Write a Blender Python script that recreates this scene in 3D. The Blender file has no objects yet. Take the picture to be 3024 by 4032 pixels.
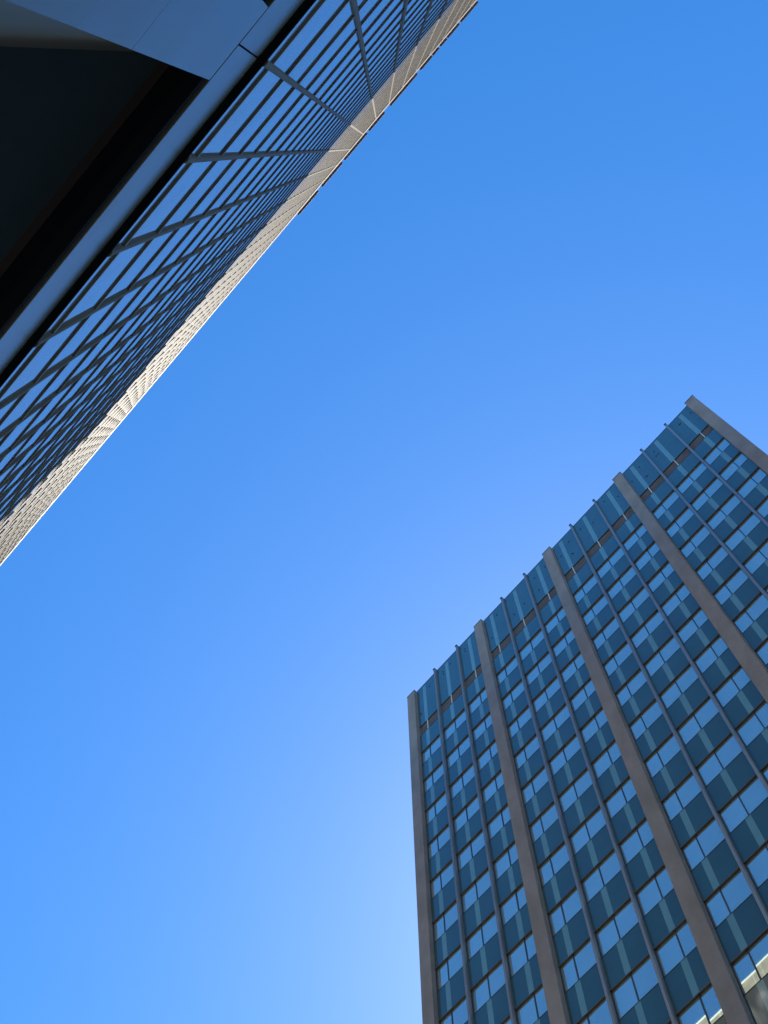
import bpy, math, random
from mathutils import Matrix, Vector
random.seed(7)

# ------------------------------------------------------------------ camera, sky, sun, exposure
S = 6.5                       # pillar pitch of the office block, metres
DT = 0.1823 * S                # distance from the camera to the tower's glass
DB = 3.7359 * S               # distance from the camera to the block's pillar fronts
AZ = 2.4147                   # heading of both facades (clockwise from +Y)
EYE = 1.6
U = Vector((math.sin(AZ), math.cos(AZ), 0))       # along the facades
N = Vector((U.y, -U.x, 0))                        # from the block towards the tower
sc = bpy.context.scene
cd = bpy.data.cameras.new('camera')
cam = bpy.data.objects.new('camera', cd); sc.collection.objects.link(cam)
PIT, ROLL, FPX = 1.3147, -0.0072, 5482.5
fw = Vector((0, math.cos(PIT), math.sin(PIT))); up0 = Vector((0, -math.sin(PIT), math.cos(PIT))); rt0 = Vector((1, 0, 0))
rt = rt0 * math.cos(ROLL) + up0 * math.sin(ROLL); up = up0 * math.cos(ROLL) - rt0 * math.sin(ROLL)
m = Matrix((rt, up, -fw)).transposed().to_4x4(); m.translation = (0, 0, EYE)
cam.matrix_world = m
cd.sensor_fit = 'VERTICAL'; cd.sensor_height = 36; cd.sensor_width = 27
cd.lens = FPX / 4032 * 36
cd.clip_start = 0.05; cd.clip_end = 5000
sc.camera = cam

SUN_EL, SUN_AZ = math.radians(55.0), math.radians(23.2)   # azimuth clockwise from +Y
w = bpy.data.worlds.new('World'); sc.world = w; w.use_nodes = True
nt = w.node_tree; bg = nt.nodes['Background']
sky = nt.nodes.new('ShaderNodeTexSky'); sky.sky_type = 'NISHITA'; sky.sun_disc = False
sky.sun_elevation = SUN_EL; sky.sun_rotation = SUN_AZ
sky.altitude = 0; sky.air_density = 1.0; sky.dust_density = 0.2; sky.ozone_density = 6.0
hs = nt.nodes.new('ShaderNodeHueSaturation'); hs.inputs['Saturation'].default_value = 1.26   # a camera's vivid blue
nt.links.new(sky.outputs[0], hs.inputs['Color']); nt.links.new(hs.outputs[0], bg.inputs[0]); bg.inputs[1].default_value = 0.10
sl = bpy.data.lights.new('sun', 'SUN'); sl.energy = 4.2; sl.angle = math.radians(0.5); sl.color = (1.0, 0.93, 0.82)
so = bpy.data.objects.new('sun', sl); sc.collection.objects.link(so)
sd = Vector((math.sin(SUN_AZ) * math.cos(SUN_EL), math.cos(SUN_AZ) * math.cos(SUN_EL), math.sin(SUN_EL)))
so.rotation_euler = sd.to_track_quat('Z', 'Y').to_euler()
so.location = sd * 300
sc.view_settings.view_transform = 'Standard'; sc.view_settings.look = 'None'
sc.view_settings.exposure = 1.4; sc.view_settings.gamma = 1.0
try: sc.view_settings.use_curve_mapping = False
except Exception: pass
sc.cycles.max_bounces = 8

# ------------------------------------------------------------------ helpers
THETA = math.atan2(U.y, U.x)
def empty(name, loc, label, cat, rz=THETA):
    o = bpy.data.objects.new(name, None); sc.collection.objects.link(o)
    o.location = loc; o.rotation_euler = (0, 0, rz); o.empty_display_size = 0.5
    o['label'] = label; o['category'] = cat
    return o

class MB:
    def __init__(s): s.v = []; s.f = []; s.mi = []
    def box(s, x0, x1, y0, y1, z0, z1, mi=0):
        b = len(s.v)
        for z in (z0, z1):
            for x, y in ((x0, y0), (x1, y0), (x1, y1), (x0, y1)): s.v.append((x, y, z))
        for q in ((3, 2, 1, 0), (4, 5, 6, 7), (0, 1, 5, 4), (1, 2, 6, 5), (2, 3, 7, 6), (3, 0, 4, 7)):
            s.f.append(tuple(b + i for i in q)); s.mi.append(mi)
    def prism(s, prof, x0, x1, mi=0):            # profile of (y, z) points swept along x
        b = len(s.v); n = len(prof)
        for x in (x0, x1):
            for y, z in prof: s.v.append((x, y, z))
        for i in range(n):
            j = (i + 1) % n
            s.f.append((b + i, b + j, b + n + j, b + n + i)); s.mi.append(mi)
        s.f.append(tuple(b + i for i in reversed(range(n)))); s.mi.append(mi)
        s.f.append(tuple(b + n + i for i in range(n))); s.mi.append(mi)
    def column(s, prof, z0, z1, mi=0):           # profile of (x, y) points swept up z
        b = len(s.v); n = len(prof)
        for z in (z0, z1):
            for x, y in prof: s.v.append((x, y, z))
        for i in range(n):
            j = (i + 1) % n
            s.f.append((b + i, b + j, b + n + j, b + n + i)); s.mi.append(mi)
        s.f.append(tuple(b + i for i in reversed(range(n)))); s.mi.append(mi)
        s.f.append(tuple(b + n + i for i in range(n))); s.mi.append(mi)
    def cyl(s, x, y0, y1, z, r, n=8, mi=0):
        b = len(s.v)
        for y in (y0, y1):
            for i in range(n):
                a = 2 * math.pi * i / n; s.v.append((x + r * math.cos(a), y, z + r * math.sin(a)))
        for i in range(n):
            j = (i + 1) % n; s.f.append((b + i, b + j, b + n + j, b + n + i)); s.mi.append(mi)
        s.f.append(tuple(b + i for i in reversed(range(n)))); s.mi.append(mi)
        s.f.append(tuple(b + n + i for i in range(n))); s.mi.append(mi)
    def build(s, name, mats, parent=None, bevel=0, smooth=False):
        if not isinstance(mats, (list, tuple)): mats = [mats]
        lo = [min(v[i] for v in s.v) for i in range(3)]; hi = [max(v[i] for v in s.v) for i in range(3)]
        c = [(lo[0] + hi[0]) / 2, (lo[1] + hi[1]) / 2, lo[2]]
        me = bpy.data.meshes.new(name)
        me.from_pydata([(v[0] - c[0], v[1] - c[1], v[2] - c[2]) for v in s.v], [], s.f)
        for mm in mats: me.materials.append(mm)
        me.polygons.foreach_set('material_index', s.mi); me.validate(); me.update()
        import bmesh
        bm = bmesh.new(); bm.from_mesh(me); bmesh.ops.recalc_face_normals(bm, faces=bm.faces); bm.to_mesh(me); bm.free()
        if smooth: me.polygons.foreach_set('use_smooth', [True] * len(me.polygons))
        o = bpy.data.objects.new(name, me); sc.collection.objects.link(o)
        off = Vector(c)
        if parent is not None:
            o.parent = parent
            off -= Vector(parent.get('_o', (0, 0, 0)))
        o.location = off
        o['_o'] = c
        if bevel:
            bv = o.modifiers.new('bevel', 'BEVEL'); bv.width = bevel; bv.segments = 2; bv.limit_method = 'ANGLE'
        return o

# ------------------------------------------------------------------ materials
def mat(name, col, rough=0.5, metal=0.0, spec=0.5, var=0.0, scale=1.0, col2=None, bump=0.0, bscale=40, stretch=(1, 1, 1), rvar=0.0, coat=0.0, ior=1.5, detail=6, island=0.0):
    mt = bpy.data.materials.new(name); mt.use_nodes = True
    t = mt.node_tree; p = t.nodes['Principled BSDF']
    p.inputs['Roughness'].default_value = rough; p.inputs['Metallic'].default_value = metal
    p.inputs['Specular IOR Level'].default_value = spec; p.inputs['IOR'].default_value = ior
    p.inputs['Coat Weight'].default_value = coat
    p.inputs['Base Color'].default_value = (*col, 1)
    geo = t.nodes.new('ShaderNodeNewGeometry'); mp = t.nodes.new('ShaderNodeMapping')
    mp.inputs['Rotation'].default_value = (0, 0, -THETA); mp.inputs['Scale'].default_value = stretch
    mp.vector_type = 'POINT'
    t.links.new(geo.outputs['Position'], mp.inputs['Vector'])
    if var or col2:
        nz = t.nodes.new('ShaderNodeTexNoise'); nz.inputs['Scale'].default_value = scale; nz.inputs['Detail'].default_value = detail
        nz.inputs['Roughness'].default_value = 0.65
        t.links.new(mp.outputs[0], nz.inputs['Vector'])
        rp = t.nodes.new('ShaderNodeValToRGB'); t.links.new(nz.outputs['Fac'], rp.inputs['Fac'])
        c2 = col2 or tuple(c * (1 - var) for c in col); c1 = col if col2 else tuple(c * (1 + var) for c in col)
        rp.color_ramp.elements[0].color = (*c2, 1); rp.color_ramp.elements[1].color = (*c1, 1)
        rp.color_ramp.elements[0].position = 0.3; rp.color_ramp.elements[1].position = 0.7
        t.links.new(rp.outputs[0], p.inputs['Base Color'])
        if rvar:
            mr = t.nodes.new('ShaderNodeMapRange'); mr.inputs['To Min'].default_value = rough; mr.inputs['To Max'].default_value = rough + rvar
            mr.inputs['From Min'].default_value = 0.4; mr.inputs['From Max'].default_value = 0.75
            t.links.new(nz.outputs['Fac'], mr.inputs['Value']); t.links.new(mr.outputs[0], p.inputs['Roughness'])
    if island and (var or col2):
        vm = t.nodes.new('ShaderNodeMapRange'); vm.inputs['To Min'].default_value = 1 - island; vm.inputs['To Max'].default_value = 1 + island
        t.links.new(geo.outputs['Random Per Island'], vm.inputs['Value'])
        hv = t.nodes.new('ShaderNodeHueSaturation'); t.links.new(vm.outputs[0], hv.inputs['Value'])
        t.links.new(rp.outputs[0], hv.inputs['Color']); t.links.new(hv.outputs[0], p.inputs['Base Color'])
    if bump:
        nb = t.nodes.new('ShaderNodeTexNoise'); nb.inputs['Scale'].default_value = bscale; nb.inputs['Detail'].default_value = 3
        t.links.new(mp.outputs[0], nb.inputs['Vector'])
        bp = t.nodes.new('ShaderNodeBump'); bp.inputs['Strength'].default_value = bump; bp.inputs['Distance'].default_value = 0.02
        t.links.new(nb.outputs['Fac'], bp.inputs['Height']); t.links.new(bp.outputs[0], p.inputs['Normal'])
    return mt

M = {}
M['concrete'] = mat('pillar concrete', (0.275, 0.243, 0.22), 0.85, var=0.22, scale=0.9, detail=12, bump=0.5, bscale=14, stretch=(1, 1, 0.45))
M['alu'] = mat('mullion aluminium', (0.29, 0.30, 0.30), 0.40, metal=0.35, var=0.12, scale=3, stretch=(1, 1, 0.2))
M['dark_frame'] = mat('dark window frame', (0.035, 0.035, 0.037), 0.45, var=0.2, scale=4)
M['rail'] = mat('brown transom', (0.085, 0.07, 0.065), 0.5, metal=0.2, var=0.15, scale=4)
M['mirror'] = mat('reflective window glass', (0.62, 0.745, 0.66), 0.015, metal=0.78, var=0.04, scale=0.5, island=0.09)
M['teal'] = mat('teal spandrel glass', (0.044, 0.102, 0.108), 0.05, spec=0.48, var=0.10, scale=0.5, island=0.10)
M['pale_teal'] = mat('pale strip behind spandrel glass', (0.145, 0.30, 0.30), 0.05, spec=0.6, var=0.08, scale=0.8)
M['louvre'] = mat('dark louvre recess', (0.145, 0.118, 0.108), 0.8, var=0.2, scale=2)
M['white_post'] = mat('white painted post', (0.72, 0.74, 0.70), 0.5, var=0.05)
M['bolt'] = mat('dark bolt', (0.03, 0.05, 0.06), 0.5)
M['roof'] = mat('roof gravel', (0.22, 0.21, 0.20), 0.95, var=0.3, scale=8)
M['lead'] = mat('dark metal capping', (0.045, 0.042, 0.05), 0.5, metal=0.3)
# tower
M['bronze'] = mat('bronze mullion', (0.135, 0.108, 0.065), 0.55, spec=0.05, var=0.12, scale=3, stretch=(1, 1, 0.3))
M['bronze_dark'] = mat('dark bronze transom', (0.066, 0.053, 0.036), 0.6, spec=0.04, var=0.15, scale=2)
M['lip'] = mat('transom lip painted skylit', (0.40, 0.34, 0.25), 0.5, spec=0.1, var=0.08)  # paler than the rest of the bar: skylight on its front, put into the colour
M['pane'] = mat('tower glass', (0.16, 0.145, 0.115), 0.015, spec=0.5, ior=1.7, var=0.25, scale=1.4, stretch=(1, 1, 0.35), rvar=0.04)
# a film of dust and wipe marks on the tower glass
t = M['pane'].node_tree; p = t.nodes['Principled BSDF']
geo = t.nodes.new('ShaderNodeNewGeometry'); mp = t.nodes.new('ShaderNodeMapping'); mp.inputs['Rotation'].default_value = (0, 0, -THETA); mp.inputs['Scale'].default_value = (1.6, 1, 0.5)
t.links.new(geo.outputs['Position'], mp.inputs['Vector'])
nz = t.nodes.new('ShaderNodeTexNoise'); nz.inputs['Scale'].default_value = 1.7; nz.inputs['Detail'].default_value = 7; nz.inputs['Distortion'].default_value = 1.2
t.links.new(mp.outputs[0], nz.inputs['Vector'])
mr = t.nodes.new('ShaderNodeMapRange'); mr.inputs['From Min'].default_value = 0.45; mr.inputs['From Max'].default_value = 0.75; mr.inputs['To Min'].default_value = 0.0; mr.inputs['To Max'].default_value = 0.16
t.links.new(nz.outputs['Fac'], mr.inputs['Value'])
df = t.nodes.new('ShaderNodeBsdfDiffuse'); df.inputs['Color'].default_value = (0.46, 0.42, 0.36, 1)
mx = t.nodes.new('ShaderNodeMixShader'); t.links.new(mr.outputs[0], mx.inputs['Fac']); t.links.new(p.outputs[0], mx.inputs[1]); t.links.new(df.outputs[0], mx.inputs[2])
t.links.new(mx.outputs[0], t.nodes['Material Output'].inputs['Surface'])
M['sunlit_edge'] = mat('fascia edge painted sunlit white', (0.78, 0.75, 0.67), 0.6, spec=0.1, var=0.06)  # white stands in for sun glare along the cream fascia's top edge
M['fascia'] = mat('cream fascia panels', (0.25, 0.20, 0.145), 0.6, spec=0.05, var=0.4, scale=0.7, detail=3)
M['coping'] = mat('roof coping', (0.12, 0.10, 0.11), 0.5)
M['cladding'] = mat('pale painted cladding', (0.115, 0.105, 0.07), 0.24, spec=0.2, var=0.10, scale=0.8, rvar=0.05, detail=2)
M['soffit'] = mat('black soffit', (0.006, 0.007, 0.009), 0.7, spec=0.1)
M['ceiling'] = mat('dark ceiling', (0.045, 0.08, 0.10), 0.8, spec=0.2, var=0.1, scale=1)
M['strip'] = mat('ceiling strip', (0.045, 0.03, 0.02), 0.6, spec=0.2)
M['core'] = mat('tower core', (0.02, 0.02, 0.02), 0.9)
M['wall'] = mat('rendered wall', (0.13, 0.15, 0.15), 0.8, var=0.08)
M['brick_side'] = mat('side wall concrete', (0.30, 0.28, 0.26), 0.9, var=0.15, scale=0.6)
M['paving'] = mat('paving', (0.26, 0.25, 0.235), 0.85, var=0.2, scale=1.2)
M['asphalt'] = mat('asphalt', (0.055, 0.055, 0.055), 0.9, var=0.25, scale=2)

# projected size in the picture, used to choose which repeats get their own object
def px(p):
    d = p - Vector((0, 0, EYE)); z = d.dot(fw)
    if z <= 0.1: return None
    return (1512 + FPX * d.dot(rt) / z, 2016 - FPX * d.dot(up) / z)
def shown(base, x0, x1, y, z0, z1):
    R = Matrix.Rotation(THETA, 3, 'Z'); n = 0; q = []
    for i in range(5):
        for j in range(5):
            a = px(Vector(base) + R @ Vector((x0 + (x1 - x0) * i / 4, y, z0 + (z1 - z0) * j / 4)))
            if a is None: return 0
            n += (-20 < a[0] < 3044 and -20 < a[1] < 4052)
    for x, z in ((x0, z0), (x1, z0), (x1, z1), (x0, z1)):
        q.append(px(Vector(base) + R @ Vector((x, y, z))))
    ar = 0
    for i in range(4): ar += q[i][0] * q[(i + 1) % 4][1] - q[(i + 1) % 4][0] * q[i][1]
    return abs(ar) / 2 * n / 25

# ------------------------------------------------------------------ ground
def flat(name, pts, z, mt, z_thick=None):
    mb = MB(); b = len(pts)
    mb.v = [(x, y, z) for x, y in pts]; mb.f = [tuple(range(b))]; mb.mi = [0]
    o = mb.build(name, mt); o['kind'] = 'structure'; return o
flat('ground', [(-1500, -1500), (1500, -1500), (1500, 1500), (-1500, 1500)], 0.0, M['asphalt'])
def slab(name, n0, n1, u0, u1, z0, z1, mt):
    mb = MB(); mb.box(u0, u1, -n1, -n0, z0, z1)
    o = mb.build(name, mt, bevel=0.02)
    R = Matrix.Rotation(THETA, 3, 'Z'); o.location = R @ o.location; o.rotation_euler = (0, 0, THETA); o['kind'] = 'structure'
    return o
slab('pavement', -5.0, 9.0, -70, 60, -0.2, 0.13, M['paving'])
slab('far_pavement', -DB - 1.0, -DB + 6.0, -70, 60, -0.2, 0.13, M['paving'])

# ================================================================== office block on the right
BB = -DB * N + (-3.8687 * S) * U
block = empty('office_block', BB, 'tall office block of teal glass panels and mirror windows between grey concrete pillars', 'office building')
HB = 13.1315 * S + EYE; V0 = 11.6237 * S + EYE; F = 0.5715 * S
rowz = lambda r: V0 - r * F
YS = 0.035 * S               # glass panels sit behind the pillar fronts
YW = YS + 0.055               # windows recessed again
for k in range(5):
    mb = MB(); x0 = k * S; x1 = x0 + 0.106 * S
    mb.column([(x0, 0), (x1 - 0.01, 0), (x1, 0.02), (x1, 0.13), (x1 + 0.035, 0.13), (x1 + 0.035, YS + 0.3), (x0 - 0.035, YS + 0.3), (x0 - 0.035, 0.13), (x0, 0.13)] if 0 < k < 4 else
              [(x0, 0), (x1 - 0.01, 0), (x1, 0.02), (x1, 0.13), (x1 + (0.035 if k == 0 else 0), 0.13), (x1 + (0.035 if k == 0 else 0), 0.9), (x0 - (0.035 if k == 4 else 0), 0.9), (x0 - (0.035 if k == 4 else 0), 0.13), (x0, 0.13)], 0, HB - 0.1)
    p = mb.build('pillar', M['concrete'], block)
    cp = MB(); cp.box(x0 - 0.015, x1 + 0.015, -0.015, 0.5, HB - 0.1, HB - 0.02); cp.build('cap', M['lead'], p)
cells = []
for k in range(4):
    b = k * S
    cells += [(b + 0.1115 * S, b + 0.387 * S, 0.215), (b + 0.408 * S, b + 0.7195 * S, 0.5495), (b + 0.740 * S, b + 0.9945 * S, 0.885)]
    for a, c in ((0.387, 0.408), (0.7195, 0.740)):
        mb = MB(); x0, x1 = b + a * S, b + c * S; xm = (x0 + x1) / 2
        f0 = 0.035
        mb.column([(x0, YS + 0.2), (x0, f0 + 0.05), (x0 + 0.012, f0 + 0.045), (x0 + 0.016, f0 + 0.012), (x0 + 0.03, f0), (xm - 0.012, f0), (xm - 0.01, f0 + 0.012), (xm + 0.01, f0 + 0.012), (xm + 0.012, f0), (x1 - 0.03, f0), (x1 - 0.016, f0 + 0.012), (x1 - 0.012, f0 + 0.045), (x1, f0 + 0.05), (x1, YS + 0.2)], 0, HB + 0.02)
        o = mb.build('mullion', M['alu'], block)
        cp = MB(); cp.box(x0 - 0.01, x1 + 0.01, f0 - 0.02, YS + 0.1, HB + 0.02, HB + 0.18); cp.build('cap', M['lead'], o)
win, span = [], []
NROW = 22
def tilt(): return random.uniform(-0.005, 0.005)
def pane_quad(mb, x0, x1, y, z0, z1, mi=0):
    a, c = tilt() * (x1 - x0), tilt() * (z1 - z0) * 0.6
    b = len(mb.v)
    mb.v += [(x0, y - a, z0 - 0), (x1, y + a, z0), (x1, y + a + c, z1), (x0, y - a + c, z1)]
    mb.f.append((b, b + 1, b + 2, b + 3)); mb.mi.append(mi)
for ci, (x0, x1, sc_) in enumerate(cells):
    k = ci // 3; sx = k * S + sc_ * S; hw = 0.0215 * S; bar = sx + 0.008 * S
    # parapet panel with pale strip and bolts
    zt, zb = HB - 0.04, rowz(-1.055)
    mb = MB(); mb.box(x0, x1, YS, YS + 0.05, zb, zt)
    o = mb.build('parapet_panel', M['teal'], block)
    st = MB(); st.box(sx - hw, sx + hw, YS - 0.004, YS + 0.02, zb + 0.01, zt - 0.3); st.build('centre_strip', M['pale_teal'], o)
    bt = MB()
    for q in range(random.choice((2, 3, 3, 4))):
        side = random.choice((-1, 1)); bx = sx + side * random.uniform(0.09, 0.16) * S * 0.55
        bz = zb + (zt - zb) * random.choice((0.3, 0.33, 0.55, 0.72, 0.8))
        bt.cyl(min(max(bx, x0 + 0.12), x1 - 0.12), YS - 0.03, YS + 0.01, bz, 0.05)
    bt.build('bolt', M['bolt'], o)
    tr = MB(); tr.box(x0, x1, YS - 0.012, YS + 0.05, zt + 0.001, zt + 0.05); tr.build('trim', M['lead'], o)
    # open louvre gap under it with a white post
    ga, gb = rowz(-0.70), rowz(-1.055)
    mb = MB(); mb.box(x0, x1, YS + 0.07, YS + 0.15, ga - 0.3, gb + 0.3)
    for q in range(6):
        zz = ga + (gb - ga) * (q + 0.5) / 6; mb.box(x0, x1, YS + 0.055, YS + 0.0699, zz - 0.012, zz + 0.012)
    mb.build('louvre', M['louvre'], block)
    ps = MB(); ps.box(sx + 0.02, sx + 0.068, YS + 0.0, YS + 0.06, ga - 0.02, gb + 0.0); ps.build('post', M['white_post'], block)
    ld = MB(); ld.box(x0, x1, YS + 0.0, YS + 0.05, ga - 0.06, ga - 0.0); ld.build('ledge', M['rail'], block)
    for r in range(NROW):
        zs1 = rowz(r - 0.045) ; zs0 = rowz(r + 0.0)
        s_top = rowz(-0.67) if r == 0 else rowz(r - 1 + 0.415)
        s_bot = rowz(r - 0.05)
        span.append((shown(BB, x0, x1, YS, s_bot, s_top), x0, x1, sx, hw, s_bot, s_top, s_top if r else None))
        win.append((shown(BB, x0, x1, YW, rowz(r + 0.40), rowz(r - 0.05)), x0, x1, bar, rowz(r + 0.415) + 0.03, rowz(r - 0.05)))
def add_span(mbs, d):
    _, x0, x1, sx, hw, z0, z1, _t = d
    mbs[0].box(x0, x1, YS, YS + 0.06, z0, z1)
    mbs[1].box(sx - hw, sx + hw, YS - 0.004, YS + 0.02, z0, z1 - 0.0)
    # bottom drip rail and thin dark head joint
    mbs[2].box(x0, x1, YS - 0.03, YS + 0.035, z0 - 0.05, z0 - 0.001)
def add_win(mbs, d):
    _, x0, x1, bar, z0, z1 = d
    z0 += 0.01; z1 -= 0.03
    mbs[0].box(x0 - 0.0, x0 + 0.04, YS + 0.004, YW + 0.05, z0 - 0.005, z1); mbs[0].box(x1 - 0.04, x1, YS + 0.004, YW + 0.05, z0 - 0.005, z1)
    mbs[0].box(x0, x1, YS + 0.036, YW + 0.06, z1 + 0.002, z1 + 0.029); mbs[0].box(x0, x1, YS - 0.012, YW, z0 - 0.039, z0 - 0.01)
    mbs[0].box(bar - 0.022, bar + 0.022, YW - 0.03, YW + 0.04, z0, z1)
    pane_quad(mbs[1], x0 + 0.04, bar - 0.022, YW, z0, z1); pane_quad(mbs[1], bar + 0.022, x1 - 0.04, YW, z0, z1)
span.sort(key=lambda d: -d[0]); win.sort(key=lambda d: -d[0])
for i, d in enumerate(span[:100]):
    a = [MB(), MB(), MB()]; add_span(a, d)
    o = a[0].build('spandrel_panel', M['teal'], block); a[1].build('centre_strip', M['pale_teal'], o); a[2].build('drip_rail', M['rail'], o)
for i, d in enumerate(win[:100]):
    a = [MB(), MB()]; add_win(a, d)
    o = a[0].build('window', M['dark_frame'], block); a[1].build('pane', M['mirror'], o)
a = [MB(), MB(), MB()]
for d in span[100:]: add_span(a, d)
o = a[0].build('spandrel_panels', M['teal'], block); o['kind'] = 'stuff'
a[1].build('centre_strip', M['pale_teal'], o); a[2].build('drip_rail', M['rail'], o)
a = [MB(), MB()]
for d in win[100:]: add_win(a, d)
o = a[0].build('windows', M['dark_frame'], block); o['kind'] = 'stuff'; a[1].build('pane', M['mirror'], o)
# solid body
W4 = 4 * S + 0.106 * S; DEP = 19.0
mb = MB(); mb.box(0.02, W4 - 0.02, YS + 0.75, DEP, 0, HB - 0.35); mb.build('wall', M['brick_side'], block)
mb = MB(); mb.box(0.15, W4 - 0.15, YW + 0.35, YS + 0.74, 0, rowz(-0.62)); mb.build('inner_wall', M['core'], block)
mb = MB(); mb.box(0.1, W4 - 0.1, YS + 0.55, DEP - 0.1, HB - 0.345, HB - 0.25); mb.build('roof', M['roof'], block)

# ================================================================== tower on the left
TB = DT * N
tower = empty('office_tower', TB, 'sheer tower with bands of glass between thin bronze bars, its upper half sunlit', 'office building')
T = DT
TZ = lambda v: v * T + EYE
UL, UR = -34.0, 13.0          # extent along the facade, in units of T
HBASE, HROOF = 10.236, 66.88
MP = 0.8756
ks = range(int((-0.1 - UR) / MP), int((-0.1 - UL) / MP) + 1)
mull_x = []
for k in ks:
    xr = -0.0785 - MP * k; xl = xr - 0.056
    if xr > UR or xl < UL: continue
    mull_x.append((xl, xr))
    mb = MB(); x0, x1 = xl * T, xr * T
    mb.column([(x0, -0.03), (x0, 0.021), (x0 + 0.012, 0.021), (x0 + 0.016, 0.028), (x1 - 0.016, 0.028), (x1 - 0.012, 0.021), (x1, 0.021), (x1, -0.03)], TZ(HBASE) - 0.005, TZ(63.0))
    mb.build('mullion', M['bronze'], tower)
mull_x.sort()
RP, NR = 1.645, 32
rails = [10.73 + RP * k for k in range(NR)]
PR = 0.0143 * T
for v in rails:
    mb = MB(); z = TZ(v)
    mb.prism([(-0.02, z - 0.05), (0.0, z - 0.05), (PR, z), (PR, z + 0.05), (-0.02, z + 0.05)], UL * T, UR * T)
    mb.mi[2] = 1  # front face gets the painted skylit colour
    mb.build('transom', [M['bronze_dark'], M['lip']], tower)
pl = []
edges = [HBASE] + rails + [63.0]
for i in range(len(mull_x) - 1):
    x0, x1 = mull_x[i][1] * T, mull_x[i + 1][0] * T
    for j in range(len(edges) - 1):
        z0, z1 = TZ(edges[j]) + (0.05 if j else 0), TZ(edges[j + 1]) - 0.05
        pl.append((shown(TB, x0, x1, 0, z0, z1), x0, x1, z0, z1))
pl.sort(key=lambda d: -d[0])
def add_pane(mb, d):
    _, x0, x1, z0, z1 = d
    y = -0.004; a = random.uniform(-0.0012, 0.0012); b = len(mb.v)
    mb.v += [(x0, y - a, z0), (x1, y + a, z0), (x1, y + a, z1), (x0, y - a, z1)]
    mb.f.append((b, b + 1, b + 2, b + 3)); mb.mi.append(0)
for d in pl[:100]:
    mb = MB(); add_pane(mb, d); mb.build('glass_pane', M['pane'], tower)
mb = MB()
for d in pl[100:]: add_pane(mb, d)
o = mb.build('glass_panes', M['pane'], tower); o['kind'] = 'stuff'
mb = MB(); mb.box(UL * T, UR * T, -22, -0.06, TZ(HBASE) + 0.02, TZ(64.2)); mb.build('core', M['core'], tower)
mb = MB(); mb.prism([(-0.05, TZ(63.0)), (0.03, TZ(63.0)), (0.036, TZ(63.1)), (0.036, TZ(64.86)), (-0.05, TZ(64.86))], UL * T, UR * T)
fas = mb.build('fascia', M['fascia'], tower)
for xl, xr in mull_x:
    mb = MB(); mb.box((xl + 0.02) * T, (xr - 0.02) * T, 0.03, 0.039, TZ(63.0), TZ(64.86) - 0.002); mb.build('joint_cover', M['lead'], fas)
mb = MB(); mb.box(UL * T, UR * T, -0.05, 0.045, TZ(64.86) + 0.001, TZ(65.0)); mb.build('roof_trim', M['sunlit_edge'], tower)
mb = MB(); mb.box(UL * T, UR * T, -21.9, -0.06, TZ(64.205), TZ(64.4)); mb.build('roof', M['roof'], tower)
segs = [(7.75, 9.3), (6.44, 7.58), (5.54, 6.34), (5.06, 5.5), (4.55, 4.97), (3.71, 4.5), (1.65, 3.5), (0.19, 1.26), (-1.53, 0.05), (-3.12, -1.69), (-4.81, -3.39)]
for a, b in segs:
    mb = MB(); mb.prism([(-0.05, TZ(65.0) + 0.002), (0.03, TZ(65.0) + 0.002), (0.03, TZ(65.9)), (0.16, TZ(65.9)), (0.16, TZ(66.1)), (-0.05, TZ(66.1))], a * T, b * T)
    mb.build('coping', M['coping'], tower)
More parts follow.
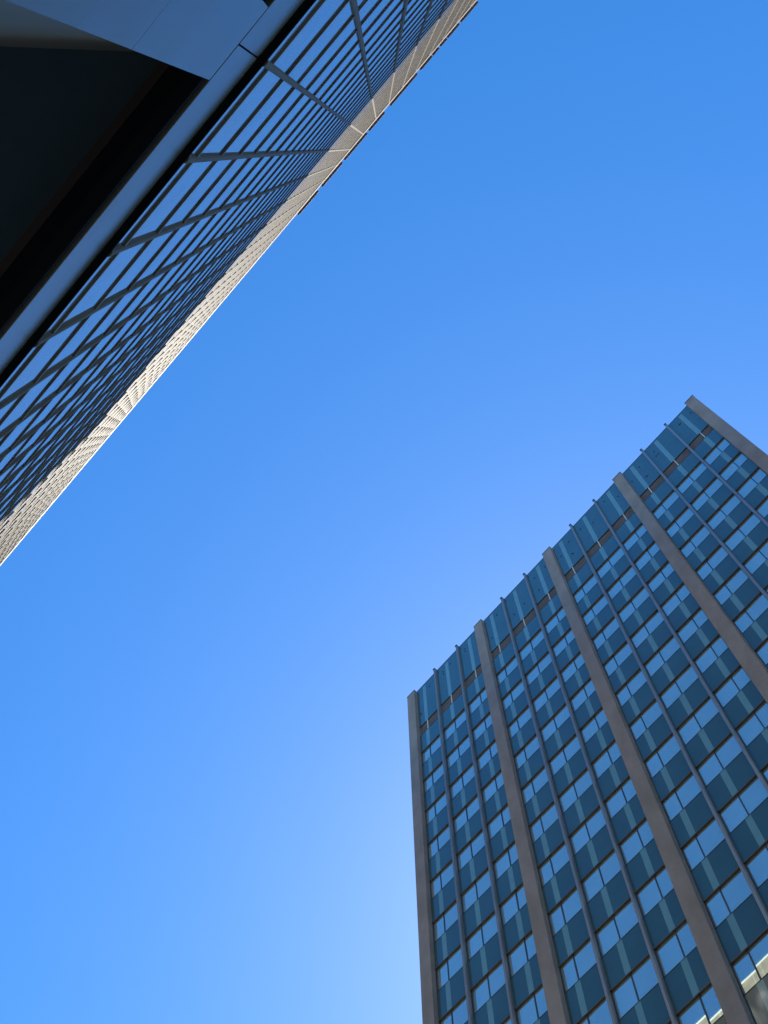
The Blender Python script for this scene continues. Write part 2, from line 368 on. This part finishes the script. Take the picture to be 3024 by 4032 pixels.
# underside: black soffit strip, rounded cornice, pier, dark loggia
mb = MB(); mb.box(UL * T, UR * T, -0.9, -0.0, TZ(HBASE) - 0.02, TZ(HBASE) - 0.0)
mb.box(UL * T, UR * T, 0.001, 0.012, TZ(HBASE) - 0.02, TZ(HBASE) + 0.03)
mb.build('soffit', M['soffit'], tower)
def cornice(x0, x1):
    mb = MB(); z0, z1 = TZ(8.83), TZ(HBASE) - 0.021
    prof = [(-0.055, z0), (-0.049, z0 + 0.004), (-0.047, z0 + 0.012), (-0.043, z0 + 0.5), (-0.045, z0 + 1.0), (-0.056, z1), (-0.08, z1), (-0.08, z0)]
    mb.prism(prof, x0, x1); return mb.build('cornice', M['cladding'], tower, smooth=False)
J = -0.114
for j in range(-4, 9):
    xr = (J - 3.5024 * j) * T
    cornice(xr - 3.5024 * T + 0.008, xr - 0.008)
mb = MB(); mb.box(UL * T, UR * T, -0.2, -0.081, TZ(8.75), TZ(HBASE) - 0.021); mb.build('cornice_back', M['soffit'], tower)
PX0, PX1 = -0.388 * T, 0.163 * T
mb = MB(); sj = TZ(6.08)
mb.box(PX0, PX1, -0.55, -0.045, 0.0, sj - 0.003); mb.box(PX0 + 0.003, PX1 - 0.003, -0.547, -0.048, sj - 0.003, sj + 0.003, 1); mb.box(PX0, PX1, -0.55, -0.045, sj + 0.003, TZ(8.775))
mb.build('pier', [M['cladding'], M['soffit']], tower)
CZ = TZ(9.65); BZ = TZ(9.0)
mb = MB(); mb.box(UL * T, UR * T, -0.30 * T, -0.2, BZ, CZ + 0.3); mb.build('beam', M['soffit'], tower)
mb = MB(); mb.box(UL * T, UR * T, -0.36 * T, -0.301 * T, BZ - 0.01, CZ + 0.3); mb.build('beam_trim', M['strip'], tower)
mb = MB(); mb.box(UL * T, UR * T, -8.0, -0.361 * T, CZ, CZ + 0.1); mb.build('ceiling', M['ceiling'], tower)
# slanted wall inside the loggia
ax, ay = -0.614, -0.628; bx, by = -1.172, -1.311
dx, dy = bx - ax, by - ay; L = math.hypot(dx, dy); dx /= L; dy /= L
p0 = ((ax - 0.35 * dx) * T, (ay - 0.35 * dy) * T); p1 = ((ax + 6.0 * dx) * T, (ay + 6.0 * dy) * T)
nx, ny = -dy, dx
mb = MB(); th = 0.2
if nx < 0: nx, ny = nx, ny
mb.column([p0, p1, (p1[0] - nx * th * -1, p1[1] - ny * th * -1), (p0[0] - nx * th * -1, p0[1] - ny * th * -1)], 0, CZ - 0.002)
mb.build('loggia_wall', M['wall'], tower)
mb = MB(); mb.box(UL * T, UR * T, -22, -8.0, 0, TZ(HBASE) - 0.03); mb.build('back_wall', M['core'], tower)
